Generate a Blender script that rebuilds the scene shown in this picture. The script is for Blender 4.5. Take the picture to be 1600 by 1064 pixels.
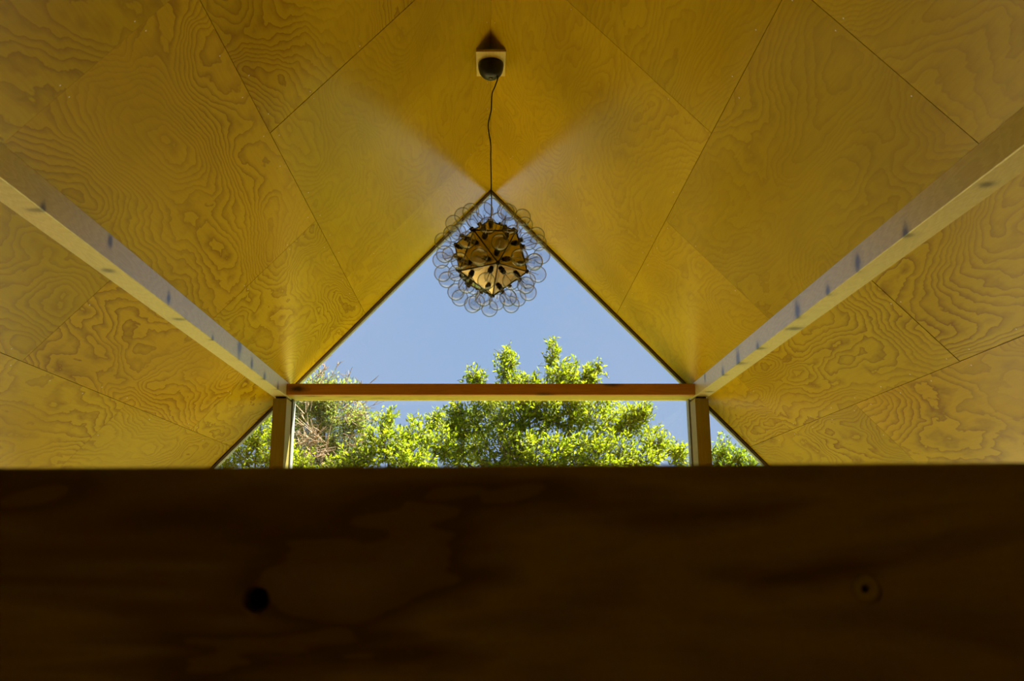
import bpy, bmesh, math, random
import numpy as np
from mathutils import Vector, Matrix

for o in list(bpy.data.objects):
    bpy.data.objects.remove(o)
SC = bpy.context.scene
COL = SC.collection
random.seed(7)

# ------------------------------------------------------------------ camera
ZC = 3.2                                  # eye height above the ground floor
F, VX, VY = 1373.0, 767.0, 863.0          # focal length (px), vanishing point of the ridge
PITCH = math.atan((VY - 532.0) / F)
cam_d = bpy.data.cameras.new('camera')
cam_d.sensor_width = 36.0
cam_d.lens = F / 1600.0 * 36.0
cam_d.shift_x = (800.0 - VX) / 1600.0
cam_d.clip_start = 0.02
cam_d.clip_end = 2000
cam_d.dof.use_dof = True
cam_d.dof.focus_distance = 5.6
cam_d.dof.aperture_fstop = 7.1
cam = bpy.data.objects.new('camera', cam_d)
cam.location = (0, 0, ZC)
cam.rotation_euler = (math.pi / 2 + PITCH, 0, 0)
COL.objects.link(cam)
SC.camera = cam

# ------------------------------------------------------------------ world and sun
world = bpy.data.worlds.new('sky')
SC.world = world
world.use_nodes = True
wn, wl = world.node_tree.nodes, world.node_tree.links
wn.clear()
w_out = wn.new('ShaderNodeOutputWorld')
w_bg = wn.new('ShaderNodeBackground')
w_ramp = wn.new('ShaderNodeValToRGB')
w_sep = wn.new('ShaderNodeSeparateXYZ')
w_tc = wn.new('ShaderNodeTexCoord')
wl.new(w_tc.outputs['Generated'], w_sep.inputs[0])
wl.new(w_sep.outputs['Z'], w_ramp.inputs['Fac'])
wl.new(w_ramp.outputs['Color'], w_bg.inputs['Color'])
wl.new(w_bg.outputs[0], w_out.inputs[0])
w_ramp.color_ramp.elements[0].position = 0.0
w_ramp.color_ramp.elements[0].color = (0.40, 0.53, 0.75, 1)
w_ramp.color_ramp.elements[1].position = 0.9
w_ramp.color_ramp.elements[1].color = (0.20, 0.38, 0.78, 1)
e = w_ramp.color_ramp.elements.new(0.30)
e.color = (0.31, 0.465, 0.745, 1)
w_bg.inputs['Strength'].default_value = 1.10

sun_d = bpy.data.lights.new('sun', 'SUN')
sun_d.energy = 37.0
sun_d.angle = math.radians(0.53)
sun_d.color = (1.0, 0.95, 0.86)
sun = bpy.data.objects.new('sun', sun_d)
SUN_EL, SUN_AZ = math.radians(52), math.radians(62)      # azimuth measured from +Y towards +X
sdir = Vector((math.sin(SUN_AZ) * math.cos(SUN_EL), math.cos(SUN_AZ) * math.cos(SUN_EL), math.sin(SUN_EL)))
sun.rotation_euler = sdir.to_track_quat('Z', 'Y').to_euler()
sun.location = (0, 0, 30)
COL.objects.link(sun)

SC.view_settings.view_transform = 'Standard'
SC.view_settings.look = 'None'
SC.view_settings.exposure = 0.0
SC.view_settings.gamma = 1.0
SC.view_settings.use_curve_mapping = False
SC.cycles.max_bounces = 16
SC.cycles.diffuse_bounces = 8
SC.cycles.glossy_bounces = 6
SC.cycles.transparent_max_bounces = 40


# ------------------------------------------------------------------ helpers
def tag(o, label=None, cat=None, group=None, kind=None):
    if label: o['label'] = label
    if cat: o['category'] = cat
    if group: o['group'] = group
    if kind: o['kind'] = kind
    return o


def link(name, me, mat=None, parent=None, loc=None):
    o = bpy.data.objects.new(name, me)
    COL.objects.link(o)
    if mat is not None and not me.materials:
        me.materials.append(mat)
    if parent is not None:
        o.parent = parent
    if loc is not None:
        o.location = loc
    return o


def empty(name, loc=(0, 0, 0)):
    o = bpy.data.objects.new(name, None)
    o.location = loc
    o.empty_display_size = 0.1
    COL.objects.link(o)
    return o


class MB:
    """collects vertices and faces of one mesh"""
    def __init__(self):
        self.v, self.f = [], []

    def add(self, vs, fs):
        b = len(self.v)
        self.v += [tuple(p) for p in vs]
        self.f += [tuple(i + b for i in q) for q in fs]
        return self

    def box(self, x0, x1, y0, y1, z0, z1):
        return self.add([(x0, y0, z0), (x1, y0, z0), (x1, y1, z0), (x0, y1, z0),
                         (x0, y0, z1), (x1, y0, z1), (x1, y1, z1), (x0, y1, z1)],
                        [(0, 3, 2, 1), (4, 5, 6, 7), (0, 1, 5, 4), (1, 2, 6, 5), (2, 3, 7, 6), (3, 0, 4, 7)])

    def prism_y(self, pts, y0, y1):
        """polygon pts [(x,z)] extruded along y"""
        n = len(pts)
        vs = [(x, y0, z) for x, z in pts] + [(x, y1, z) for x, z in pts]
        fs = [tuple(range(n)), tuple(range(2 * n - 1, n - 1, -1))]
        fs += [(i, i + n, (i + 1) % n + n, (i + 1) % n) for i in range(n)]
        return self.add(vs, fs)

    def lathe(self, prof, seg=24):
        """profile [(r,z)] round z"""
        vs, fs = [], []
        for r, z in prof:
            for k in range(seg):
                a = 2 * math.pi * k / seg
                vs.append((r * math.cos(a), r * math.sin(a), z))
        for i in range(len(prof) - 1):
            for k in range(seg):
                a, b = i * seg + k, i * seg + (k + 1) % seg
                fs.append((a, b, b + seg, a + seg))
        if prof[0][0] > 1e-6: fs.append(tuple(range(seg - 1, -1, -1)))
        if prof[-1][0] > 1e-6: fs.append(tuple(range((len(prof) - 1) * seg, len(prof) * seg)))
        return self.add(vs, fs)

    def tube(self, pts, rad, seg=8):
        pts = [Vector(p) for p in pts]
        rad = rad if isinstance(rad, (list, tuple)) else [rad] * len(pts)
        up = Vector((0.31, 0.83, 0.46)).normalized()
        vs, fs = [], []
        for i, p in enumerate(pts):
            t = (pts[min(i + 1, len(pts) - 1)] - pts[max(i - 1, 0)]).normalized()
            a = t.cross(up)
            if a.length < 1e-3: a = t.cross(Vector((1, 0, 0)))
            a.normalize(); b = t.cross(a)
            for k in range(seg):
                an = 2 * math.pi * k / seg
                vs.append(p + (a * math.cos(an) + b * math.sin(an)) * rad[i])
        for i in range(len(pts) - 1):
            for k in range(seg):
                q, w = i * seg + k, i * seg + (k + 1) % seg
                fs.append((q, w, w + seg, q + seg))
        fs.append(tuple(range(seg))); n = (len(pts) - 1) * seg
        fs.append(tuple(range(n + seg - 1, n - 1, -1)))
        return self.add(vs, fs)

    def mesh(self, name, smooth=False, bevel=0.0, recalc=True):
        me = bpy.data.meshes.new(name)
        me.from_pydata(self.v, [], self.f)
        if recalc or bevel:
            bm = bmesh.new(); bm.from_mesh(me)
            if recalc: bmesh.ops.recalc_face_normals(bm, faces=bm.faces[:])
            if bevel:
                bmesh.ops.bevel(bm, geom=[ed for ed in bm.edges if ed.calc_face_angle(0) > 0.6], offset=bevel, segments=2, affect='EDGES', profile=0.6)
            bm.to_mesh(me); bm.free()
        if smooth:
            me.polygons.foreach_set('use_smooth', [True] * len(me.polygons))
        me.update()
        return me

    def build(self, name, mat, parent=None, smooth=False, bevel=0.0, loc=None):
        return link(name, self.mesh(name, smooth, bevel), mat, parent, loc)


class NT:
    """small node-tree writer"""
    def __init__(self, name):
        self.m = bpy.data.materials.new(name)
        self.m.use_nodes = True
        self.t = self.m.node_tree
        self.t.nodes.clear()
        self.out = self.n('ShaderNodeOutputMaterial')

    def n(self, kind, **kw):
        nd = self.t.nodes.new(kind)
        for k, v in kw.items():
            if k.startswith('i_'):
                nd.inputs[k[2:].replace('_', ' ')].default_value = v
            else:
                setattr(nd, k, v)
        return nd

    def l(self, a, b):
        self.t.links.new(a, b)

    def math(self, op, a, b=None, c=None):
        nd = self.n('ShaderNodeMath', operation=op)
        for i, x in enumerate((a, b, c)):
            if x is None: continue
            if isinstance(x, (int, float)): nd.inputs[i].default_value = x
            else: self.l(x, nd.inputs[i])
        return nd.outputs[0]

    def vmath(self, op, a, b=None):
        nd = self.n('ShaderNodeVectorMath', operation=op)
        for i, x in enumerate((a, b)):
            if x is None: continue
            if isinstance(x, tuple): nd.inputs[i].default_value = x
            else: self.l(x, nd.inputs[i])
        return nd.outputs[0]

    def noise(self, vec, scale, detail=2.0, rough=0.5, dist=0.0):
        nd = self.n('ShaderNodeTexNoise', i_Scale=scale, i_Detail=detail, i_Roughness=rough, i_Distortion=dist)
        self.l(vec, nd.inputs['Vector'])
        return nd.outputs['Fac']

    def ramp(self, fac, stops):
        nd = self.n('ShaderNodeValToRGB')
        els = nd.color_ramp.elements
        while len(els) < len(stops): els.new(0.5)
        for e_, (p, c) in zip(els, stops):
            e_.position = p
            e_.color = tuple(c) + (1,) if len(c) == 3 else c
        self.l(fac, nd.inputs['Fac'])
        return nd.outputs['Color']

    def mix(self, fac, a, b, blend='MIX'):
        nd = self.n('ShaderNodeMix', data_type='RGBA', blend_type=blend)
        for s, x in ((nd.inputs[0], fac), (nd.inputs[6], a), (nd.inputs[7], b)):
            if isinstance(x, (int, float)): s.default_value = x
            elif isinstance(x, tuple): s.default_value = tuple(x) + (1,) if len(x) == 3 else x
            else: self.l(x, s)
        return nd.outputs[2]

    def bsdf(self, col, rough=0.5, metal=0.0, bump=None, bstr=0.1, bdist=0.002, **kw):
        b = self.n('ShaderNodeBsdfPrincipled')
        if isinstance(col, tuple): b.inputs['Base Color'].default_value = tuple(col) + (1,)
        else: self.l(col, b.inputs['Base Color'])
        if isinstance(rough, (int, float)): b.inputs['Roughness'].default_value = rough
        else: self.l(rough, b.inputs['Roughness'])
        b.inputs['Metallic'].default_value = metal
        for k, v in kw.items():
            b.inputs[k.replace('_', ' ')].default_value = v
        if bump is not None:
            bp = self.n('ShaderNodeBump', i_Strength=bstr, i_Distance=bdist)
            self.l(bump, bp.inputs['Height'])
            self.l(bp.outputs[0], b.inputs['Normal'])
        self.l(b.outputs[0], self.out.inputs['Surface'])
        return b


def plain(name, col, rough=0.5, metal=0.0, **kw):
    t = NT(name)
    t.bsdf(col, rough, metal, **kw)
    return t.m


# ------------------------------------------------------------------ materials
def mat_plywood():
    t = NT('varnished_plywood')
    uv = t.n('ShaderNodeUVMap', uv_map='grain').outputs[0]
    rnd = t.n('ShaderNodeObjectInfo').outputs['Random']
    off = t.n('ShaderNodeCombineXYZ')
    t.l(t.math('MULTIPLY', rnd, 91.0), off.inputs[0])
    t.l(t.math('MULTIPLY', rnd, 57.0), off.inputs[1])
    t.l(t.math('MULTIPLY', rnd, 33.0), off.inputs[2])
    p = t.vmath('ADD', uv, off.outputs[0])
    ct = t.n('ShaderNodeAttribute', attribute_type='OBJECT', attribute_name='grain_contrast').outputs['Fac']
    wrp = t.n('ShaderNodeTexNoise', i_Scale=5.0, i_Detail=2.0, i_Roughness=0.6)
    t.l(t.vmath('MULTIPLY', p, (0.6, 1.3, 1.0)), wrp.inputs['Vector'])
    p = t.vmath('ADD', p, t.vmath('MULTIPLY', t.vmath('SUBTRACT', wrp.outputs['Color'], (0.5, 0.5, 0.5)), (0.16, 0.05, 0.0)))
    pa = t.vmath('MULTIPLY', p, (0.55, 1.45, 1.0))
    # wavy contour lines of peeled veneer
    big = t.noise(pa, 1.35, 1.5, 0.45, 0.5)
    fine = t.noise(t.vmath('MULTIPLY', p, (1.0, 2.2, 1.0)), 11.0, 2.0, 0.55)
    h = t.math('ADD', t.math('MULTIPLY', big, 36.0), t.math('MULTIPLY', fine, 1.3))
    wob = t.math('MULTIPLY', t.noise(t.vmath('MULTIPLY', p, (1.0, 1.6, 1.0)), 4.0, 1.0, 0.5), 2.6)
    h = t.math('ADD', h, wob)
    saw = t.math('FRACT', h)
    line = t.ramp(saw, [(0.0, (0, 0, 0)), (0.42, (0.05, 0.05, 0.05)), (0.80, (0.65, 0.65, 0.65)), (0.93, (1, 1, 1)), (1.0, (0.0, 0.0, 0.0))])
    amp = t.ramp(t.noise(pa, 1.9, 2.0, 0.5), [(0.30, (0.18, 0.18, 0.18)), (0.68, (0.9, 0.9, 0.9))])
    k = t.math('MULTIPLY', t.math('MULTIPLY', line, amp), ct)
    blotch = t.noise(t.vmath('MULTIPLY', p, (0.5, 1.0, 1.0)), 1.7, 3.0, 0.55)
    light = t.ramp(blotch, [(0.28, (0.46, 0.310, 0.003)), (0.72, (0.60, 0.430, 0.006))])
    tint = t.ramp(rnd, [(0.0, (0.90, 0.88, 0.85)), (0.5, (1.0, 1.0, 1.0)), (1.0, (1.04, 0.96, 0.9))])
    light = t.mix(1.0, light, tint, 'MULTIPLY')
    col = t.mix(k, light, (0.22, 0.085, 0.002))
    fib = t.noise(t.vmath('MULTIPLY', p, (6.0, 120.0, 1.0)), 1.0, 2.0, 0.6)
    col = t.mix(t.math('MULTIPLY', t.math('SUBTRACT', fib, 0.42), 0.5), col, (0.28, 0.135, 0.003))
    rough = t.math('ADD', 0.17, t.math('MULTIPLY', fib, 0.10))
    t.bsdf(col, rough, bump=k, bstr=0.10, bdist=0.001, Specular_IOR_Level=0.26)
    return t.m


def mat_pine(name, light, dark, knot, scale=1.0, knots=True, rough=0.42, axis='y', kn=0.075):
    """sawn softwood, grain along the given axis of the object's own space"""
    t = NT(name)
    co = t.n('ShaderNodeTexCoord').outputs['Object']
    s = {'y': (14.0, 0.9, 14.0), 'x': (0.9, 14.0, 14.0), 'z': (14.0, 14.0, 0.9)}[axis]
    ks = {'y': (7.0, 2.6, 7.0), 'x': (2.6, 7.0, 7.0), 'z': (7.0, 7.0, 2.6)}[axis]
    p = t.vmath('MULTIPLY', co, s)
    g = t.noise(p, 1.6 * scale, 3.0, 0.55, 0.4)
    gs = t.math('FRACT', t.math('MULTIPLY', g, 7.0))
    g2 = t.noise(t.vmath('MULTIPLY', co, (0.9, 0.9, 0.9)), 1.3, 2.0, 0.5)
    base = t.mix(t.ramp(gs, [(0.1, (0, 0, 0)), (0.85, (0.75, 0.75, 0.75)), (1.0, (0.1, 0.1, 0.1))]), light, dark)
    base = t.mix(t.ramp(g2, [(0.35, (0, 0, 0)), (0.7, (0.4, 0.4, 0.4))]), base, dark)
    if knots:
        vo = t.n('ShaderNodeTexVoronoi', i_Scale=1.0, i_Randomness=0.9)
        t.l(t.vmath('ADD', t.vmath('MULTIPLY', co, ks), (0.3, 0.7, 0.1)), vo.inputs['Vector'])
        wob = t.noise(co, 22.0, 2.0, 0.6)
        d = t.math('ADD', vo.outputs['Distance'], t.math('MULTIPLY', t.math('SUBTRACT', wob, 0.5), 0.16))
        kf = t.ramp(d, [(kn, (1, 1, 1)), (kn + 0.10, (0.45, 0.45, 0.45)), (kn + 0.20, (0, 0, 0))])
        base = t.mix(kf, base, knot)
    t.bsdf(base, rough, bump=gs, bstr=0.06, bdist=0.001)
    return t.m


def mat_rail():
    t = NT('dark_rail_board')
    co = t.n('ShaderNodeTexCoord').outputs['Object']
    p = t.vmath('MULTIPLY', co, (2.2, 9.0, 11.0))
    g = t.noise(p, 1.1, 3.0, 0.5, 0.6)
    wv = t.math('FRACT', t.math('MULTIPLY', g, 3.2))
    col = t.ramp(wv, [(0.05, (0.36, 0.31, 0.16)), (0.6, (0.56, 0.50, 0.26)), (0.95, (0.22, 0.18, 0.09))])
    fb = t.noise(t.vmath('MULTIPLY', co, (20.0, 300.0, 400.0)), 1.0, 2.0, 0.6)
    col = t.mix(t.math('MULTIPLY', fb, 0.35), col, (0.2, 0.12, 0.03))
    t.bsdf(col, 0.6, bump=fb, bstr=0.05)
    return t.m


def mat_thin_glass(name, rim, tint, ior=1.45):
    """thin clear glass: passes light straight through, mirrors by Fresnel"""
    t = NT(name)
    lw = t.n('ShaderNodeLayerWeight', i_Blend=0.5)
    f0 = ((ior - 1) / (ior + 1)) ** 2
    fr = t.math('ADD', 2.0 * f0, t.math('MULTIPLY', t.math('POWER', lw.outputs['Facing'], 5.0), 0.85))
    c = t.ramp(lw.outputs['Facing'], [(0.0, tint), (0.42, tint), (0.90, rim)])
    tr = t.n('ShaderNodeBsdfTransparent'); t.l(c, tr.inputs[0])
    gl = t.n('ShaderNodeBsdfGlossy', i_Roughness=0.0)
    gl.inputs['Color'].default_value = (1, 1, 1, 1)
    mx = t.n('ShaderNodeMixShader')
    t.l(fr, mx.inputs[0]); t.l(tr.outputs[0], mx.inputs[1]); t.l(gl.outputs[0], mx.inputs[2])
    t.l(mx.outputs[0], t.out.inputs['Surface'])
    return t.m


def mat_leaf(name, stops, trans=0.56):
    t = NT(name)
    rnd = t.n('ShaderNodeNewGeometry').outputs['Random Per Island']
    col = t.ramp(rnd, stops)
    df = t.n('ShaderNodeBsdfPrincipled'); t.l(col, df.inputs['Base Color'])
    df.inputs['Roughness'].default_value = 0.55
    df.inputs['Specular IOR Level'].default_value = 0.2
    tl = t.n('ShaderNodeBsdfTranslucent')
    t.l(t.mix(1.0, col, (1.15, 1.2, 0.45), 'MULTIPLY'), tl.inputs[0])
    mx = t.n('ShaderNodeMixShader'); mx.inputs[0].default_value = trans
    t.l(df.outputs[0], mx.inputs[1]); t.l(tl.outputs[0], mx.inputs[2])
    t.l(mx.outputs[0], t.out.inputs['Surface'])
    return t.m


def mat_noise2(name, a, b, scale, rough=0.8, detail=4.0):
    t = NT(name)
    co = t.n('ShaderNodeTexCoord').outputs['Object']
    t.bsdf(t.ramp(t.noise(co, scale, detail, 0.6), [(0.3, a), (0.7, b)]), rough, Specular_IOR_Level=0.08)
    return t.m


PLY = mat_plywood()
def mat_purlin():
    t = NT('knotty_planed_pine')
    co = t.n('ShaderNodeTexCoord').outputs['Object']
    sp = t.n('ShaderNodeSeparateXYZ'); t.l(co, sp.inputs[0])
    x, y, z = sp.outputs[0], sp.outputs[1], sp.outputs[2]
    # cross coordinate running round the beam's lower arris
    c = t.math('SUBTRACT', t.math('SUBTRACT', z, 4.25), t.math('SUBTRACT', t.math('ABSOLUTE', x), 1.415))
    y2 = t.math('ADD', y, t.math('MULTIPLY', t.math('SIGN', x), 7.31))
    vo = t.n('ShaderNodeTexVoronoi', voronoi_dimensions='1D', i_Scale=2.9, i_Randomness=0.85)
    t.l(y2, vo.inputs['W'])
    cs = t.n('ShaderNodeSeparateColor'); t.l(vo.outputs['Color'], cs.inputs[0])
    wob = t.math('MULTIPLY', t.math('SUBTRACT', t.noise(co, 26.0, 2.0, 0.6), 0.5), 0.030)
    kc = t.math('SUBTRACT', t.math('MULTIPLY', cs.outputs[0], 0.17), 0.075)
    dy = t.math('DIVIDE', vo.outputs['Distance'], 2.9)
    dc = t.math('MULTIPLY', t.math('SUBTRACT', c, kc), t.math('ADD', 0.45, t.math('MULTIPLY', cs.outputs[1], 0.6)))
    d = t.math('SQRT', t.math('ADD', t.math('MULTIPLY', dy, dy), t.math('MULTIPLY', dc, dc)))
    d = t.math('ADD', t.math('MULTIPLY', d, t.math('ADD', 0.8, t.math('MULTIPLY', cs.outputs[2], 1.1))), wob)
    kf = t.ramp(t.math('MULTIPLY', d, 10.0), [(0.15, (1, 1, 1)), (0.26, (0.7, 0.7, 0.7)), (0.42, (0.15, 0.15, 0.15)), (0.75, (0, 0, 0))])
    cc = t.n('ShaderNodeCombineXYZ')
    t.l(t.math('MULTIPLY', c, 30.0), cc.inputs[0]); t.l(y2, cc.inputs[1])
    g = t.noise(cc.outputs[0], 1.0, 3.0, 0.55, 0.5)
    gs = t.math('FRACT', t.math('MULTIPLY', t.math('ADD', g, t.math('MULTIPLY', d, 2.0)), 5.0))
    base = t.mix(t.ramp(gs, [(0.1, (0, 0, 0)), (0.85, (0.8, 0.8, 0.8)), (1.0, (0.1, 0.1, 0.1))]), (0.64, 0.57, 0.28), (0.54, 0.46, 0.20))
    base = t.mix(kf, base, (0.035, 0.020, 0.008))
    t.bsdf(base, 0.34, bump=gs, bstr=0.05, bdist=0.001, Specular_IOR_Level=0.5, Coat_Weight=1.0, Coat_Roughness=0.40, Coat_IOR=1.5)
    return t.m


PURLIN = mat_purlin()
POST = mat_pine('pine_post', (0.32, 0.26, 0.06), (0.25, 0.19, 0.035), (0.05, 0.022, 0.008), axis='z', kn=0.04)
TIE = mat_pine('red_pine', (0.56, 0.27, 0.035), (0.44, 0.19, 0.02), (0.05, 0.018, 0.006), axis='x', kn=0.05)
YPINE = mat_pine('yellow_pine', (0.56, 0.48, 0.06), (0.46, 0.38, 0.035), (0.06, 0.03, 0.01), axis='x', kn=0.05)
RAIL = mat_rail()
FLOORW = mat_pine('oak_floor', (0.54, 0.40, 0.13), (0.45, 0.32, 0.09), (0.1, 0.05, 0.02), knots=False)
GLASS = mat_thin_glass('window_glass', (0.90, 0.94, 0.94), (0.97, 0.985, 0.985))
BULB = mat_thin_glass('bulb_glass', (0.22, 0.25, 0.28), (0.925, 0.935, 0.945))
BEAD = plain('weathered_glazing_bead', (0.26, 0.26, 0.23), 0.4)
STRIP = plain('dark_edge_strip', (0.075, 0.032, 0.008), 0.55)
MIRROR = plain('polished_aluminium', (0.60, 0.52, 0.42), 0.14, 1.0)
SEAMM = plain('dark_bronze_joint', (0.035, 0.022, 0.012), 0.45, 0.3)
SOCKET = plain('dark_bronze_socket', (0.060, 0.050, 0.030), 0.3, 0.6)
CAPMET = plain('nickel_bulb_cap', (0.55, 0.52, 0.47), 0.25, 1.0)
FIL = plain('filament_wire', (0.45, 0.40, 0.34), 0.3, 0.6)
ROSE = plain('black_ceiling_rose', (0.008, 0.009, 0.009), 0.35, Specular_IOR_Level=0.3)
CORD = plain('black_cord', (0.008, 0.006, 0.005), 0.6)
BACKING = plain('roof_backing', (0.03, 0.018, 0.006), 0.9)
SCREW = plain('zinc_screw', (0.75, 0.74, 0.68), 0.3, 0.6)
BLOCKW = mat_pine('pale_pine_plate', (0.60, 0.45, 0.10), (0.50, 0.36, 0.06), (0.1, 0.05, 0.02), knots=False)
WALLM = mat_noise2('plywood_wall', (0.50, 0.31, 0.08), (0.56, 0.36, 0.10), 3.0, 0.6)
LAWN = mat_noise2('lawn', (0.040, 0.058, 0.012), (0.070, 0.085, 0.016), 2.2, 0.9)
BOUNCE_DECK = mat_noise2('pale_bounce_terrace', (0.34, 0.28, 0.10), (0.42, 0.35, 0.14), 5.0, 0.8)
BARK = mat_noise2('grey_bark', (0.06, 0.045, 0.03), (0.12, 0.095, 0.065), 18.0, 0.9)
DRYTWIG = mat_noise2('dry_twig', (0.28, 0.19, 0.11), (0.42, 0.30, 0.18), 9.0, 0.9)
LEAF_Y = mat_leaf('lemon_green_leaf', [(0.0, (0.11, 0.165, 0.010)), (0.35, (0.22, 0.275, 0.012)), (0.75, (0.29, 0.325, 0.016)), (1.0, (0.36, 0.355, 0.04))])
LEAF_G = mat_leaf('mid_green_leaf', [(0.0, (0.07, 0.13, 0.012)), (0.5, (0.18, 0.26, 0.020)), (1.0, (0.36, 0.40, 0.03))])
LEAF_P = mat_leaf('grey_green_needle', [(0.0, (0.11, 0.17, 0.05)), (0.5, (0.25, 0.31, 0.10)), (0.85, (0.40, 0.41, 0.14)), (1.0, (0.50, 0.42, 0.20))])

# ------------------------------------------------------------------ the house
H, S = 2.66, 1.065                 # ridge height over the eye, roof slope
NS = math.sqrt(1 + S * S)
YB, YG = -3.2, 6.17                # back and front end of the roof lining
XW = 2.90                          # side walls
ZR = ZC + H
ZE = ZR - S * XW                   # eaves


def roof_z(x):
    return ZR - S * abs(x)


def rpt(side, y, v, up=0.0):
    """point on a roof plane: y along the ridge, v down the slope, up outwards"""
    nx, nz = side * S / NS, 1.0 / NS
    return (side * v / NS + nx * up, y, ZR - S * v / NS + nz * up)


VEND = XW * NS
ROWS = [(0.0, 1.335, (3.335, 5.31)), (1.335, 2.66, (2.345, 4.32)), (2.66, 3.99, (2.345, 4.345)), (3.99, VEND, (3.335, 5.31))]


def ceiling_side(side, word):
    root = MB()
    th = 0.16
    q = [rpt(side, YB, -S * 0.013, 0.013), rpt(side, YB, VEND, 0.013), rpt(side, YG + 0.08, VEND, 0.013), rpt(side, YG + 0.08, -S * 0.013, 0.013)]
    q2 = [rpt(side, YB, -S * th, th), rpt(side, YB, VEND + 0.25, th), rpt(side, YG + 0.08, VEND + 0.25, th), rpt(side, YG + 0.08, -S * th, th)]
    root.add(q + q2, [(0, 1, 2, 3), (7, 6, 5, 4), (0, 4, 5, 1), (1, 5, 6, 2), (2, 6, 7, 3), (3, 7, 4, 0)])
    r = root.build('ceiling_' + word, BACKING)
    tag(r, 'sloping ceiling lined with amber varnished plywood sheets, %s of the ridge' % word, 'ceiling', kind='structure')
    screws = MB()
    rows = []
    for (v0, v1, seams) in ROWS:
        step = seams[1] - seams[0]
        ys = list(seams)
        while ys[0] - step > YB: ys.insert(0, ys[0] - step)
        while ys[-1] + step < YG: ys.append(ys[-1] + step)
        if v0 == 1.335:            # the purlin divides this row: sheets above and below it are offset
            rows.append((v0, 2.125, ys))
            ys2 = [y - 0.985 for y in ys] + ([ys[-1] + 0.985] if ys[-1] + 0.985 < YG else [])
            rows.append((2.135, v1, [y for y in ys2 if y > YB]))
        else:
            rows.append((v0, v1, ys))
    for (v0, v1, ys) in rows:
        ends = [YB] + ys + [YG]
        for a, b in zip(ends[:-1], ends[1:]):
            if b - a < 0.05: continue
            g = 0.0011
            lift = random.uniform(-0.0012, 0.0012)
            a_, b_, c_, d_ = a + g, b - g, v0 + (g if v0 > 0 else 0.001), v1 - g
            lo = [rpt(side, a_, c_, lift), rpt(side, b_, c_, lift), rpt(side, b_, d_, lift), rpt(side, a_, d_, lift)]
            hi = [rpt(side, a_, c_, 0.0125), rpt(side, b_, c_, 0.0125), rpt(side, b_, d_, 0.0125), rpt(side, a_, d_, 0.0125)]
            m = MB().add(lo + hi, [(0, 1, 2, 3), (7, 6, 5, 4), (0, 4, 5, 1), (1, 5, 6, 2), (2, 6, 7, 3), (3, 7, 4, 0)])
            me = m.mesh('plywood_panel')
            uvl = me.uv_layers.new(name='grain')
            for lp in me.loops:
                co = me.vertices[lp.vertex_index].co
                uvl.data[lp.index].uv = (co.y, abs(co.x) * NS)
            po = link('plywood_panel', me, PLY, r)
            po['grain_contrast'] = random.uniform(0.80, 1.1) if (side < 0 or v0 > 2.1) else random.uniform(0.28, 0.55)
            if v0 == 0.0 and a > 3.0: po['grain_contrast'] = 0.38
            if b < 1.0: continue
            # fastenings along the sheet edges
            for vv in (c_ + 0.03, d_ - 0.03):
                k = a_ + 0.06
                while k < b_ - 0.03:
                    screws_at(screws, side, k + random.uniform(-.01, .01), vv)
                    k += 0.30
            for yy in (a_ + 0.03, b_ - 0.03):
                k = c_ + 0.2
                while k < d_ - 0.1:
                    screws_at(screws, side, yy, k + random.uniform(-.01, .01))
                    k += 0.30
    so = screws.build('screw_heads', SCREW, r)
    tag(so, kind='stuff')
    return r


def screws_at(mb, side, y, v, rad=0.0028):
    if random.random() < 0.35: return
    n = 6
    ring = []
    for k in range(n):
        a = 2 * math.pi * k / n
        ring.append(rpt(side, y + rad * math.cos(a), v + rad * math.sin(a), -0.0014))
    mb.add(ring + [rpt(side, y, v, -0.0021)], [(k, (k + 1) % n, n) for k in range(n)])


ceiling_side(-1, 'left')
ceiling_side(1, 'right')

# purlins under the sheets, with the tie beam and the two posts at the glazed gable
XI = 1.415
PZT, PZB = roof_z(XI), ZC + 1.050
XO = (ZR - PZB) / S
for side, word in ((-1, 'left'), (1, 'right')):
    pts = [(side * XI, PZT - 0.002), (side * XI, PZB + 0.003), (side * (XI + 0.003), PZB), (side * (XO - 0.002), PZB)]
    o = MB().prism_y(pts, YB, 6.16).build('roof_purlin', PURLIN)
    tag(o, 'pale knotty pine beam running along the %s ceiling slope' % word, 'beam')

tie = MB().box(-XI + 0.001, XI - 0.001, 6.0, 6.05, ZC + 1.060, ZC + 1.139).build('tie_beam', TIE, bevel=0.002)
tag(tie, 'reddish brown horizontal timber crossing the glazed gable between two posts', 'beam')

for side, word in ((-1, 'left'), (1, 'right')):
    x0, x1 = sorted((side * 1.412, side * 1.506))
    r = empty('timber_post', ((x0 + x1) / 2, 6.08, 0))
    hw = (x1 - x0) / 2
    MB().box(-hw, hw, -0.075, 0.08, 0.0, PZB - 0.014).build('shaft', POST, r, bevel=0.002)
    MB().box(-hw + 0.012, hw - 0.012, -0.055, 0.07, PZB - 0.014, PZB - 0.0005).build('bearing_plate', STRIP, r)
    tag(r, 'square timber post under the %s end of the tie beam' % word, 'post')

# glazed gable: window_1 with its bars and panes
win = MB()
YF0, YF1 = 6.172, 6.25
W = empty('window_1', (0, 6.2, 0))
tag(W, 'glazed triangular gable looking out on treetops', 'window', kind='structure')


def wpart(mb, name, mat, **kw):
    o = mb.build(name, mat, W, **kw)
    o.matrix_parent_inverse = Matrix.Translation((0, -6.2, 0))
    return o


def rake(mb, side, d0, d1, y0, y1):
    """bar along the roof edge between depths d0 and d1 below the lining, measured straight down"""
    a = [(0, ZR - d0), (side * XW, roof_z(XW) - d0), (side * XW, roof_z(XW) - d1), (0, ZR - d1)]
    mb.prism_y(a, y0, y1)


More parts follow.
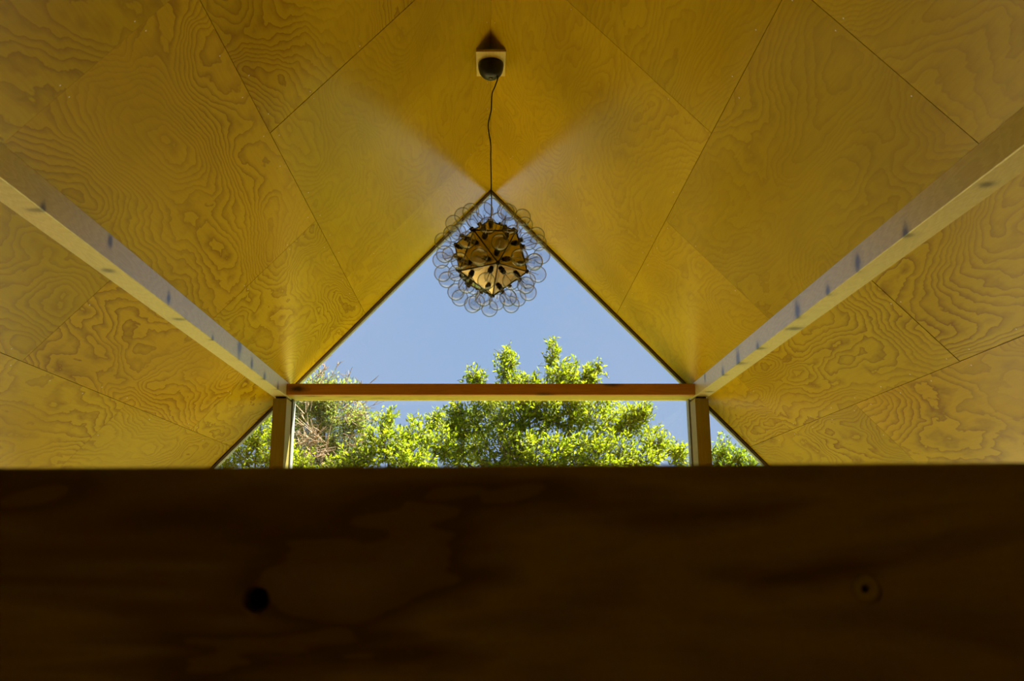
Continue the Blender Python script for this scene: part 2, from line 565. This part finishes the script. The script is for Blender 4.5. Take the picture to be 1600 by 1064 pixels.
for side in (-1, 1):
    m = MB(); rake(m, side, 0.0, 0.013, YF0, YF1); wpart(m, 'rake_strip', STRIP)
    m = MB(); rake(m, side, 0.013, 0.026, YF0 + 0.016, YF1 - 0.01); wpart(m, 'glazing_bead', BEAD)
    xa, xb = sorted((side * 1.404, side * 1.502))
    wpart(MB().box(xa, xb, YF0, YF1, 0.0, ZC + 1.058), 'mullion', BEAD)
    xa, xb = sorted((side * (XW - 0.05), side * XW))
    wpart(MB().box(xa, xb, YF0, YF1, 0.0, ZE - 0.05), 'stile', BEAD)
wpart(MB().box(-XI + 0.002, XI - 0.002, 6.051, YF1, ZC + 1.0604, ZC + 1.128), 'transom', YPINE)
wpart(MB().box(-XW, XW, YF0, YF1, 0.0, 0.06), 'sill_bar', BEAD)
G0, G1 = 6.208, 6.214
zt = ZC + 1.128
xt = (ZR - 0.026 - zt) / S
wpart(MB().prism_y([(-xt, zt), (xt, zt), (0, ZR - 0.027)], G0, G1), 'pane', GLASS)
wpart(MB().box(-1.404, 1.404, G0, G1, 0.06, ZC + 1.060), 'pane', GLASS)
for side in (-1, 1):
    xs = 1.502
    pts = [(side * xs, 0.06), (side * (XW - 0.05), 0.06), (side * (XW - 0.05), roof_z(XW - 0.05) - 0.027), (side * xs, roof_z(xs) - 0.027)]
    wpart(MB().prism_y(pts, G0, G1), 'pane', GLASS)

# rest of the shell
for side, word in ((-1, 'left'), (1, 'right')):
    x0, x1 = sorted((side * XW, side * (XW + 0.15)))
    o = MB().box(x0, x1, YB, YF1, 0, ZE).build('wall_' + word, WALLM)
    tag(o, 'low plywood side wall under the %s eaves' % word, 'wall', kind='structure')
o = MB().prism_y([(-XW - .1, 0), (XW + .1, 0), (XW + .1, ZE - .05), (0, ZR + .1), (-XW - .1, ZE - .05)], YB - 0.15, YB).build('wall_back', WALLM)
tag(o, 'plywood end wall behind the sleeping loft', 'wall', kind='structure')
o = MB().box(-XW - 0.15, XW + 0.15, YB - 0.15, YF1, -0.12, 0.0).build('floor', FLOORW)
tag(o, 'pale timber floor of the tall room below the loft', 'floor', kind='structure')
o = MB().box(-XW, XW, YB, 0.72, ZC - 0.85, ZC - 0.65).build('floor_loft', FLOORW)
tag(o, 'timber floor of the sleeping loft', 'floor', kind='structure')
o = MB().box(-60, 60, -40, 160, -0.40, -0.2).build('ground', LAWN)
tag(o, 'green lawn around the house', 'ground', kind='structure')
o = MB().box(-6, 6, YF1 + 0.01, 10.2, -0.2, -0.06).build('bounce_terrace', BOUNCE_DECK)  # unseen paving added to bounce sunlight up onto the ceiling
tag(o, 'unseen pale paving added to bounce sunlight into the room', 'bounce_terrace', kind='structure')

# ------------------------------------------------------------------ loft rail close to the lens
YR = 0.60
rail = empty('guard_rail', (0, YR, ZC - 0.65))
tag(rail, 'dark brown board rail across the foreground with two screw holes', 'railing')


def on_rail(px, py):
    dx, dz = (px - VX) / F, -(py - 532.0) / F
    d = Vector((dx, math.cos(PITCH) - dz * math.sin(PITCH), math.sin(PITCH) + dz * math.cos(PITCH)))
    return d * (YR / d.y)


rl, rr = on_rail(0, 731), on_rail(1600, 722.5)
tilt = math.atan2(rr.z - rl.z, rr.x - rl.x)
mid = (rl.z + (rr.z - rl.z) * (0 - rl.x) / (rr.x - rl.x))
board_me = MB().box(-1.45, 1.45, 0.0, 0.034, -0.185, 0.0).mesh('board', bevel=0.0015)
holes = []
for px, py in ((400, 938), (1355, 920)):
    q = on_rail(px, py)
    lx = q.x * math.cos(tilt) + (q.z - mid) * math.sin(tilt)
    lz = -q.x * math.sin(tilt) + (q.z - mid) * math.cos(tilt)
    holes.append((lx, lz))
# cut the two screw holes
board = link('board', board_me, RAIL, rail)
cut = MB()
for (lx, lz), rad in zip(holes, (0.0088, 0.0098)):
    c = MB().lathe([(rad, -0.018), (rad, 0.018)], 32)
    cut.add([(x + lx, z_, y + lz) for x, y, z_ in c.v], c.f)
cut_me = cut.mesh('hole_cutter')
cut_o = link('hole_cutter', cut_me, None, rail)
md = board.modifiers.new('holes', 'BOOLEAN')
md.operation = 'DIFFERENCE'; md.object = cut_o; md.solver = 'EXACT'
dg = bpy.context.evaluated_depsgraph_get()
new_me = bpy.data.meshes.new_from_object(board.evaluated_get(dg))
board.modifiers.clear()
board.data = new_me
if not new_me.materials: new_me.materials.append(RAIL)
bpy.data.objects.remove(cut_o)
board.location = (0, 0, mid + 0.65)
board.rotation_euler = (0, -tilt, 0)
# screw seated deep in the left hole; washer-headed bolt in the right one
HOLEM = plain('black_screw', (0.006, 0.006, 0.006), 0.4, 0.5)
BRASS = plain('dull_brass_insert', (0.62, 0.58, 0.20), 0.45, 0.0)
s1 = MB().lathe([(0.0002, 0.0), (0.002, 0.0005), (0.0025, 0.002), (0.0062, 0.001), (0.0068, 0.003), (0.0068, 0.006)], 20)
o = MB().add([(x, z_ + 0.011, y) for x, y, z_ in s1.v], s1.f).build('screw', HOLEM, board, smooth=True, loc=(holes[0][0], 0, holes[0][1]))
tag(o, 'black screw head sunk in its hole')
s2 = MB().lathe([(0.0032, 0.012), (0.0032, 0.0015), (0.0040, 0.0004), (0.0080, 0.0010), (0.0094, 0.003), (0.0094, 0.012)], 28)
o = MB().add([(x, z_, y) for x, y, z_ in s2.v], s2.f).build('bolt_socket', BRASS, board, smooth=True, loc=(holes[1][0], 0, holes[1][1]))
tag(o, 'dull brass socket with a black centre')
s3 = MB().lathe([(0.0001, 0.0), (0.0031, 0.0), (0.0031, 0.004)], 16)
MB().add([(x, z_ + 0.008, y) for x, y, z_ in s3.v], s3.f).build('socket_floor', HOLEM, o)
for x in (-1.36, 1.36):
    MB().box(x - 0.035, x + 0.035, 0.036, 0.106, 0.0, 0.60).build('rail_post', RAIL, rail, bevel=0.003)

# ------------------------------------------------------------------ pendant lamp
YL = 4.235
HL = 1.452
ZL = ZC + HL
lamp = empty('pendant_lamp', (0, YL, ZL))
tag(lamp, 'round pendant lamp of mirrored triangles covered in clear glass globe bulbs', 'lamp')
RC = 0.202
wv = Vector((0, -YL, -HL)).normalized()
rv = Vector((1, 0, 0))
uv_ = wv.cross(rv).normalized()
d0 = (rv * 0.17 - uv_ * 0.12 + wv * 0.978).normalized()
# icosahedron with one corner along d0
ex = (rv - d0 * rv.dot(d0)).normalized()
ey = d0.cross(ex)
ca, sa = 1 / math.sqrt(5), 2 / math.sqrt(5)
verts = [d0.copy()]
ph = math.radians(124)
for k in range(5):
    a = ph - k * 2 * math.pi / 5
    verts.append(d0 * ca + (ex * math.cos(a) + ey * math.sin(a)) * sa)
for k in range(5):
    a = ph - (k + 0.5) * 2 * math.pi / 5
    verts.append(-d0 * ca + (ex * math.cos(a) + ey * math.sin(a)) * sa)
verts.append(-d0)
verts = [v * RC for v in verts]
tris = []
for k in range(5):
    n = (k + 1) % 5
    tris += [(0, 1 + k, 1 + n), (11, 6 + k, 6 + n), (1 + k, 1 + n, 6 + k), (6 + k, 6 + n, 1 + n)]

globe = []
RB = 0.0435
prof = [(0.0105, 0.022), (0.0115, 0.036), (0.0130, 0.044)]
for i in range(0, 15):
    a = math.radians(-68 + i * (158.0 / 14))
    prof.append((max(RB * math.cos(a), 1e-5), 0.0905 + RB * math.sin(a)))
bulb_me = MB().lathe(prof[:-1] + [(1e-5, 0.0905 + RB)], 24)
bulb_me.f = [q for q in bulb_me.f if len(q) == 4]
bulb_me = bulb_me.mesh('bulb', smooth=True)
bulb_me.materials.append(BULB)
sock_me = MB().lathe([(0.0145, 0.0), (0.0145, 0.003), (0.0110, 0.005), (0.0110, 0.012), (0.0125, 0.014), (0.0125, 0.018),
                      (0.0110, 0.019), (0.0105, 0.021), (0.008, 0.022)], 16).mesh('socket', smooth=False)
sock_me.materials.append(SOCKET)
fil = MB()
fil.tube([(0, 0, 0.022), (0, 0, 0.070)], 0.0016, 6)
fil.tube([(-0.002, 0, 0.060), (-0.012, 0, 0.088)], 0.0006, 4)
fil.tube([(0.002, 0, 0.060), (0.012, 0, 0.088)], 0.0006, 4)
fil.tube([(-0.012, 0, 0.088), (-0.006, 0.004, 0.092), (0, 0, 0.089), (0.006, -0.004, 0.092), (0.012, 0, 0.088)], 0.0008, 4)
fil_me = fil.mesh('filament'); fil_me.materials.append(FIL)

for t_ in tris:
    A, B, Cc = [verts[i] for i in t_]
    c = (A + B + Cc) / 3
    n = c.normalized()
    ins = 0.975
    P = [c + (q - c) * ins for q in (A, B, Cc)]
    lip = [c + (q - c) * (ins - 0.045) + n * 0.0035 for q in (A, B, Cc)]
    low = [c + (q - c) * (ins - 0.045) + n * 0.0005 for q in (A, B, Cc)]
    lowin = [c + (q - c) * (ins - 0.075) + n * 0.0005 for q in (A, B, Cc)]
    bk = [c + (q - c) * ins - n * 0.002 for q in (A, B, Cc)]
    m = MB().add([q for q in P] + low + bk, [(3, 4, 5), (0, 1, 4, 3), (1, 2, 5, 4), (2, 0, 3, 5), (6, 8, 7), (0, 6, 7, 1), (1, 7, 8, 2), (2, 8, 6, 0)])
    m.build('mirror_panel', MIRROR, lamp)
    for q in (A, B, Cc):
        pos = c + (q - c) * 0.50
        x_ = (q - c).normalized(); y_ = n.cross(x_)
        mat = Matrix((x_, y_, n)).transposed().to_4x4()
        mat.translation = pos
        bo = link('bulb', bulb_me, None, lamp); bo.matrix_local = mat
        link('socket', sock_me, None, bo)
        link('filament', fil_me, None, bo)
# dark joints along the edges and a knob at every corner
edges = set()
for t_ in tris:
    for a, b in ((0, 1), (1, 2), (2, 0)):
        edges.add(tuple(sorted((t_[a], t_[b]))))
for a, b in sorted(edges):
    MB().tube([verts[a] * 1.004, verts[b] * 1.004], 0.0032, 6).build('edge_joint', SEAMM, lamp)
knob_me = MB().lathe([(0.011, -0.006), (0.011, 0.003), (0.0085, 0.0065), (0.0001, 0.0085)], 14).mesh('corner_knob', smooth=True)
knob_me.materials.append(SEAMM)
for v in verts:
    k = link('corner_knob', knob_me, None, lamp)
    k.matrix_local = Matrix.Translation(v) @ v.to_track_quat('Z', 'Y').to_matrix().to_4x4()

# timber plate under the ridge, black rose, wavy cord
PH = 0.085
px_ = PH / S
pl = MB().box(-px_ + 0.001, px_ - 0.001, YL - 0.095, YL + 0.15, ZR - PH - 0.014, ZR - PH)
pl.v = [(x * (1.0 if z > ZR - PH - 0.01 else 0.9995), y, z) for x, y, z in pl.v]
o = pl.build('mounting_plate', BLOCKW, bevel=0.001)
tag(o, 'small pale wooden plate bridging the ridge above the black ceiling rose', 'plate')
rz = ZR - PH - 0.014 - ZL
rose = MB().lathe([(0.069, -0.0005), (0.069, -0.012), (0.067, -0.030), (0.061, -0.050), (0.050, -0.066), (0.036, -0.077), (0.020, -0.083), (0.0001, -0.085)], 36).build('ceiling_rose', ROSE, lamp, smooth=True, loc=(0, 0.028, rz))
tag(rose, 'glossy black domed ceiling rose')
ring = MB().lathe([(0.012, -0.004), (0.012, -0.010), (0.009, -0.012), (0.0001, -0.012)], 18).build('grip_nut', SOCKET, rose, smooth=True, loc=(0, 0, -0.078))
MB().lathe([(0.005, 0.0), (0.005, -0.014), (0.003, -0.016), (0.0001, -0.016)], 12).build('cord_grip', SOCKET, rose, smooth=True, loc=(0.036, -0.008, -0.072))


def at_y(px, py, y):
    dx, dz = (px - VX) / F, -(py - 532.0) / F
    d = Vector((dx, math.cos(PITCH) - dz * math.sin(PITCH), math.sin(PITCH) + dz * math.cos(PITCH)))
    return d * (y / d.y)


ctl = [(778, 117), (777, 125), (773, 136), (769, 146), (768, 160), (767.5, 172), (764, 187), (762.8, 198), (764.5, 211), (766.8, 226), (766.8, 245), (767.3, 270), (767.6, 295), (768, 320), (767.2, 341)]
cp = []
for i, (a, b) in enumerate(ctl):
    q = at_y(a, b, YL + (-0.02 if i == 0 else 0))
    cp.append(Vector((q.x, YL, ZC + q.z)) - Vector((0, YL, ZL)))
fine = []
for i in range(len(cp) - 1):                       # Catmull-Rom through the control points
    p0, p1, p2, p3 = cp[max(i - 1, 0)], cp[i], cp[i + 1], cp[min(i + 2, len(cp) - 1)]
    for k in range(5):
        t_ = k / 5
        fine.append(0.5 * ((2 * p1) + (p2 - p0) * t_ + (2 * p0 - 5 * p1 + 4 * p2 - p3) * t_ ** 2 + (3 * p1 - p0 - 3 * p2 + p3) * t_ ** 3))
fine.append(cp[-1])
fine.append(Vector((0, 0, RC * 0.9)))
o = MB().tube(fine, 0.0034, 8).build('cord', CORD, lamp, smooth=True)
tag(o, 'thin black wavy cord')

# ------------------------------------------------------------------ trees beyond the glass
rng = np.random.default_rng(11)


def w_at(px, py, y):
    q = at_y(px, py, y)
    return np.array([q.x, y, ZC + q.z])


def leaves_mesh(name, pos, dirs, length, width, curl=0.12):
    """one folded leaf (two quads along the midrib) per position"""
    n = len(pos)
    d = dirs / np.linalg.norm(dirs, axis=1, keepdims=True)
    r = rng.normal(size=(n, 3))
    sd = np.cross(d, r); sd /= np.linalg.norm(sd, axis=1, keepdims=True)
    nn = np.cross(sd, d)
    L = (length * rng.uniform(0.65, 1.25, n))[:, None]
    Wd = (width * rng.uniform(0.7, 1.2, n))[:, None]
    base = pos
    midp = pos + d * L * 0.45 - nn * L * 0.03
    tip = pos + d * L - nn * L * curl
    l_ = midp + sd * Wd * 0.5 + nn * Wd * 0.16
    r_ = midp - sd * Wd * 0.5 + nn * Wd * 0.16
    vs = np.stack([base, l_, tip, r_, midp], axis=1).reshape(-1, 3)
    i = np.arange(n) * 5
    tri = np.stack([i, i + 4, i + 1, i + 1, i + 4, i + 2, i, i + 3, i + 4, i + 4, i + 3, i + 2], axis=1).reshape(-1)
    me = bpy.data.meshes.new(name)
    me.vertices.add(n * 5); me.vertices.foreach_set('co', vs.ravel().astype(np.float32))
    nt = n * 4
    me.loops.add(nt * 3); me.loops.foreach_set('vertex_index', tri.astype(np.int32))
    me.polygons.add(nt)
    me.polygons.foreach_set('loop_start', (np.arange(nt) * 3).astype(np.int32))
    me.update(calc_edges=True)
    return me


def shoots(blobs, y0, n_per_m2, seglen, leaves, up=0.5, shell=0.55, spread=0.35):
    """shoots growing out of crown lobes given as (px, py, rx_px, ry_px, depth offset)"""
    P, D, tw = [], [], []
    for (px, py, rx, ry, dy) in blobs:
        y = y0 + dy
        c = w_at(px, py, y)
        k = y / F * 1.03
        ax, az = rx * k, ry * k
        ay = (ax + az) * 0.5
        n = max(6, int(n_per_m2 * 4 * (ax * az + ax * ay + ay * az) / 3 * math.pi / 2))
        u = rng.normal(size=(n, 3)); u /= np.linalg.norm(u, axis=1, keepdims=True)
        rad = shell + (1 - shell) * rng.random(n) ** 0.6
        lump = 1.0 + 0.16 * np.sin(u[:, 0] * 7 + px) * np.cos(u[:, 2] * 6 + py) + 0.10 * rng.normal(size=n)
        end = c + u * np.array([ax, ay, az]) * (rad * lump)[:, None]
        dr = u + np.array([0, 0, up]) + rng.normal(size=(n, 3)) * spread
        dr /= np.linalg.norm(dr, axis=1, keepdims=True)
        L = seglen * rng.uniform(0.6, 1.3, n)
        start = end - dr * L[:, None]
        tw.append((start, end))
        for j in range(leaves):
            t_ = (j + rng.random(n)) / leaves
            q = start + dr * (L * t_)[:, None]
            o_ = rng.normal(size=(n, 3)); o_ -= dr * (o_ * dr).sum(1, keepdims=True)
            o_ /= np.linalg.norm(o_, axis=1, keepdims=True)
            P.append(q + o_ * 0.006)
            D.append(dr * 0.65 + o_ * 0.75 + np.array([0, 0, -0.05]))
    return np.concatenate(P), np.concatenate(D), tw


def twig_mesh(name, segs, rad):
    """thin three-sided sticks"""
    a = np.concatenate([s[0] for s in segs]); b = np.concatenate([s[1] for s in segs])
    n = len(a)
    d = b - a; d /= np.linalg.norm(d, axis=1, keepdims=True)
    r = np.cross(d, rng.normal(size=(n, 3))); r /= np.linalg.norm(r, axis=1, keepdims=True)
    q = np.cross(d, r)
    vs = []
    for base, rr in ((a, rad), (b, rad * 0.4)):
        for k in range(3):
            an = 2 * math.pi * k / 3
            vs.append(base + (r * math.cos(an) + q * math.sin(an)) * rr)
    vs = np.stack(vs, axis=1).reshape(-1, 3)
    i = np.arange(n) * 6
    quads = np.stack([i, i + 1, i + 4, i + 3, i + 1, i + 2, i + 5, i + 4, i + 2, i, i + 3, i + 5], axis=1).reshape(-1)
    me = bpy.data.meshes.new(name)
    me.vertices.add(len(vs)); me.vertices.foreach_set('co', vs.ravel().astype(np.float32))
    nq = n * 3
    me.loops.add(nq * 4); me.loops.foreach_set('vertex_index', quads.astype(np.int32))
    me.polygons.add(nq)
    me.polygons.foreach_set('loop_start', (np.arange(nq) * 4).astype(np.int32))
    me.update(calc_edges=True)
    return me


def wander(a, b, n, amp):
    a, b = Vector(a), Vector(b)
    out = []
    for i in range(n + 1):
        t_ = i / n
        j = amp * math.sin(math.pi * t_)
        out.append(a.lerp(b, t_) + Vector((random.uniform(-j, j), random.uniform(-j, j), random.uniform(-j, j) * 0.4 + 0.15 * j)))
    return out


def tree(label, base_px, y, fork_h, blobs, leafm, n_per_m2, leaf, seglen=0.26, leaves=10, up=0.5, trunk_r=0.09, dry=None, group='trees beyond the glass', shell=0.55):
    x0 = (base_px - VX) / F * y
    root = empty('garden_tree', (x0, y, -0.2))
    inv = Matrix.Translation((-x0, -y, 0.2))

    def part(name, me, mat, kind=None):
        o_ = link(name, me, mat, root)
        o_.matrix_parent_inverse = inv
        if kind: o_['kind'] = kind
        return o_
    fork = Vector((x0 + random.uniform(-.1, .1), y, fork_h))
    tr = wander((x0, y, -0.2), fork, 6, 0.06)
    part('trunk', MB().tube(tr, [trunk_r * (1 - 0.45 * i / 6) for i in range(7)], 10).mesh('trunk', smooth=True), BARK)
    inner = []
    for b in blobs:
        c = Vector(w_at(b[0], b[1], y + b[4]))
        pts = wander(fork, c, 6, 0.14)
        part('branch', MB().tube(pts, [0.034 * (1 - 0.75 * i / 6) for i in range(7)], 7).mesh('branch', smooth=True), BARK)
        k = y / F
        for _ in range(7):
            u = Vector(rng.normal(size=3)).normalized()
            s_ = pts[random.randint(3, 6)]
            e_ = c + Vector((u.x * b[2] * k, u.y * b[2] * k, abs(u.z) * b[3] * k * 0.9)) * 0.8
            inner.append((np.array([s_]), np.array([e_])))
    P, D, tw = shoots(blobs, y, n_per_m2, seglen, leaves, up, shell)
    part('foliage', leaves_mesh('foliage', P, D, leaf[0], leaf[1]), leafm, 'stuff')
    part('twigs', twig_mesh('twigs', tw + inner, 0.0045), BARK, 'stuff')
    if dry:
        segs = []
        for (px, py, ang, ln, n) in dry:
            yy = y - 0.9
            a = w_at(px, py, yy); k = yy / F
            for _ in range(n):
                an = math.radians(ang + rng.normal() * 22)
                l_ = ln * k * rng.uniform(0.5, 1.1)
                st = a + rng.normal(size=3) * 0.07
                en = st + np.array([math.cos(an) * l_, rng.normal() * 0.15, math.sin(an) * l_])
                segs.append((st[None], en[None]))
                for _ in range(6):
                    t_ = rng.uniform(0.25, 1.0)
                    s2_ = st + (en - st) * t_
                    an2 = an + rng.normal() * 0.8
                    e2_ = s2_ + np.array([math.cos(an2), rng.normal() * 0.5, math.sin(an2)]) * l_ * rng.uniform(0.12, 0.35)
                    segs.append((s2_[None], e2_[None]))
        part('dry_twigs', twig_mesh('dry_twigs', segs, 0.0075), DRYTWIG, 'stuff')
    tag(root, label, 'tree', group)
    return root


# (px, py, rx, ry, depth)
tree('tall bright lemon green leafy tree with pointed tops behind the tie beam', 850, 13.0, 3.4,
     [(792, 575, 22, 34, 0), (793, 548, 9, 14, 0.1), (905, 588, 30, 24, 0.1), (825, 592, 26, 18, 0.1), (715, 665, 30, 36, .2), (720, 705, 34, 34, .1), (935, 572, 10, 14, .1), (1000, 640, 26, 22, -.1), (864, 552, 14, 26, 0), (880, 585, 34, 28, -.2), (922, 590, 14, 24, 0.1), (745, 590, 20, 22, .2), (735, 585, 8, 16, 0),
      (740, 650, 50, 40, 0), (800, 640, 52, 48, -.4), (860, 635, 56, 50, -.2), (925, 640, 50, 42, -.3), (980, 655, 36, 32, 0),
      (1020, 690, 28, 32, 0), (1058, 705, 24, 22, .2), (780, 700, 54, 40, -.6), (850, 705, 60, 44, -.8), (930, 705, 58, 44, -.6), (995, 715, 44, 34, -.3),
      (850, 770, 130, 60, -.2), (960, 770, 90, 50, 0), (1075, 735, 26, 22, 0.1)],
     LEAF_Y, 120, (0.074, 0.030), seglen=0.26, leaves=11, up=0.6, trunk_r=0.12)
tree('lower bright green leafy tree between the dry tree and the tall one', 610, 12.0, 2.8,
     [(608, 660, 24, 28, 0), (600, 690, 44, 34, -.2), (650, 680, 34, 32, 0), (560, 712, 38, 26, -.3), (640, 715, 50, 32, -.4), (690, 690, 30, 36, .3), (680, 655, 18, 22, .4), (530, 730, 34, 22, -.3), (620, 770, 120, 44, 0)],
     LEAF_Y, 120, (0.066, 0.029), seglen=0.22, leaves=11, up=0.5, trunk_r=0.08)
tree('grey green tree with dry tan branches seen right of the left post', 500, 15.0, 3.2,
     [(505, 602, 40, 24, 0), (545, 606, 20, 17, .1), (500, 625, 44, 26, -.1), (470, 630, 36, 36, .2), (520, 650, 48, 34, 0), (560, 655, 26, 30, .2), (480, 690, 52, 40, .1), (540, 700, 46, 38, .3), (440, 660, 36, 44, .5), (490, 760, 100, 50, 0)],
     LEAF_P, 150, (0.075, 0.017), seglen=0.30, leaves=12, up=0.7, trunk_r=0.11,
     dry=[(530, 655, 30, 70, 9), (500, 668, 210, 60, 8), (505, 690, 160, 80, 12), (520, 705, 200, 70, 10), (530, 690, 330, 60, 8), (480, 640, 100, 40, 6), (495, 600, 80, 40, 7), (555, 630, 100, 40, 4), (545, 720, 250, 40, 5), (500, 720, 300, 50, 6)])
tree('yellow green bush filling the small pane left of the left post', 390, 11.5, 2.4,
     [(405, 675, 30, 34, 0), (385, 700, 40, 32, -.1), (430, 700, 36, 40, 0), (350, 720, 30, 22, 0), (455, 720, 36, 34, -.2), (475, 735, 30, 26, -.3), (400, 760, 90, 40, 0)],
     LEAF_Y, 120, (0.062, 0.024), seglen=0.22, leaves=11, up=0.7, trunk_r=0.07)
tree('small green tree showing through the pane right of the right post', 1145, 16.0, 2.8,
     [(1130, 700, 18, 22, 0), (1125, 715, 26, 24, .1), (1150, 712, 20, 22, 0), (1172, 722, 18, 20, 0), (1140, 740, 50, 26, -.1), (1185, 745, 40, 26, .1), (1150, 785, 80, 36, 0)],
     LEAF_G, 90, (0.075, 0.030), seglen=0.26, leaves=11, up=0.7, trunk_r=0.08)


# unseen leafy belts on both sides, added for the varnished ceiling to mirror
for side, word in ((-1, 'left'), (1, 'right')):
    P_, D_ = [], []
    for k in range(16):
        cx, cy, cz = side * rng.uniform(6.4, 12.5), rng.uniform(12.0, 15.5), rng.uniform(0.8, 4.6)
        n = 2600
        u = rng.normal(size=(n, 3)); u /= np.linalg.norm(u, axis=1, keepdims=True)
        P_.append(np.array([cx, cy, cz]) + u * (np.array([1.15, 1.15, 1.0]) * rng.uniform(0.75, 1.05, n)[:, None]))
        D_.append(u + rng.normal(size=(n, 3)) * 0.5 + np.array([0, 0, 0.3]))
    o = link('unseen_shrub_belt', leaves_mesh('unseen_shrub_belt', np.concatenate(P_), np.concatenate(D_), 0.13, 0.065), LEAF_Y)
    tag(o, 'dense yellow green shrubs unseen on the %s side, added for the ceiling to mirror' % word, 'shrubs', kind='stuff')

# undergrowth below the crowns
P_, D_ = [], []
for k in range(44):
    c = np.array([-9.0 + 18.0 * (k + rng.random()) / 44, rng.uniform(18.4, 20.5), rng.uniform(0.5, 3.0)])
    n = 2000
    u = rng.normal(size=(n, 3)); u /= np.linalg.norm(u, axis=1, keepdims=True)
    P_.append(c + u * (np.array([1.0, 1.0, 0.9]) * rng.uniform(0.7, 1.05, n)[:, None]))
    D_.append(u + rng.normal(size=(n, 3)) * 0.5 + np.array([0, 0, 0.3]))
o = link('undergrowth', leaves_mesh('undergrowth', np.concatenate(P_), np.concatenate(D_), 0.12, 0.06), LEAF_G)
tag(o, 'green undergrowth behind the garden trees', 'shrubs', kind='stuff')
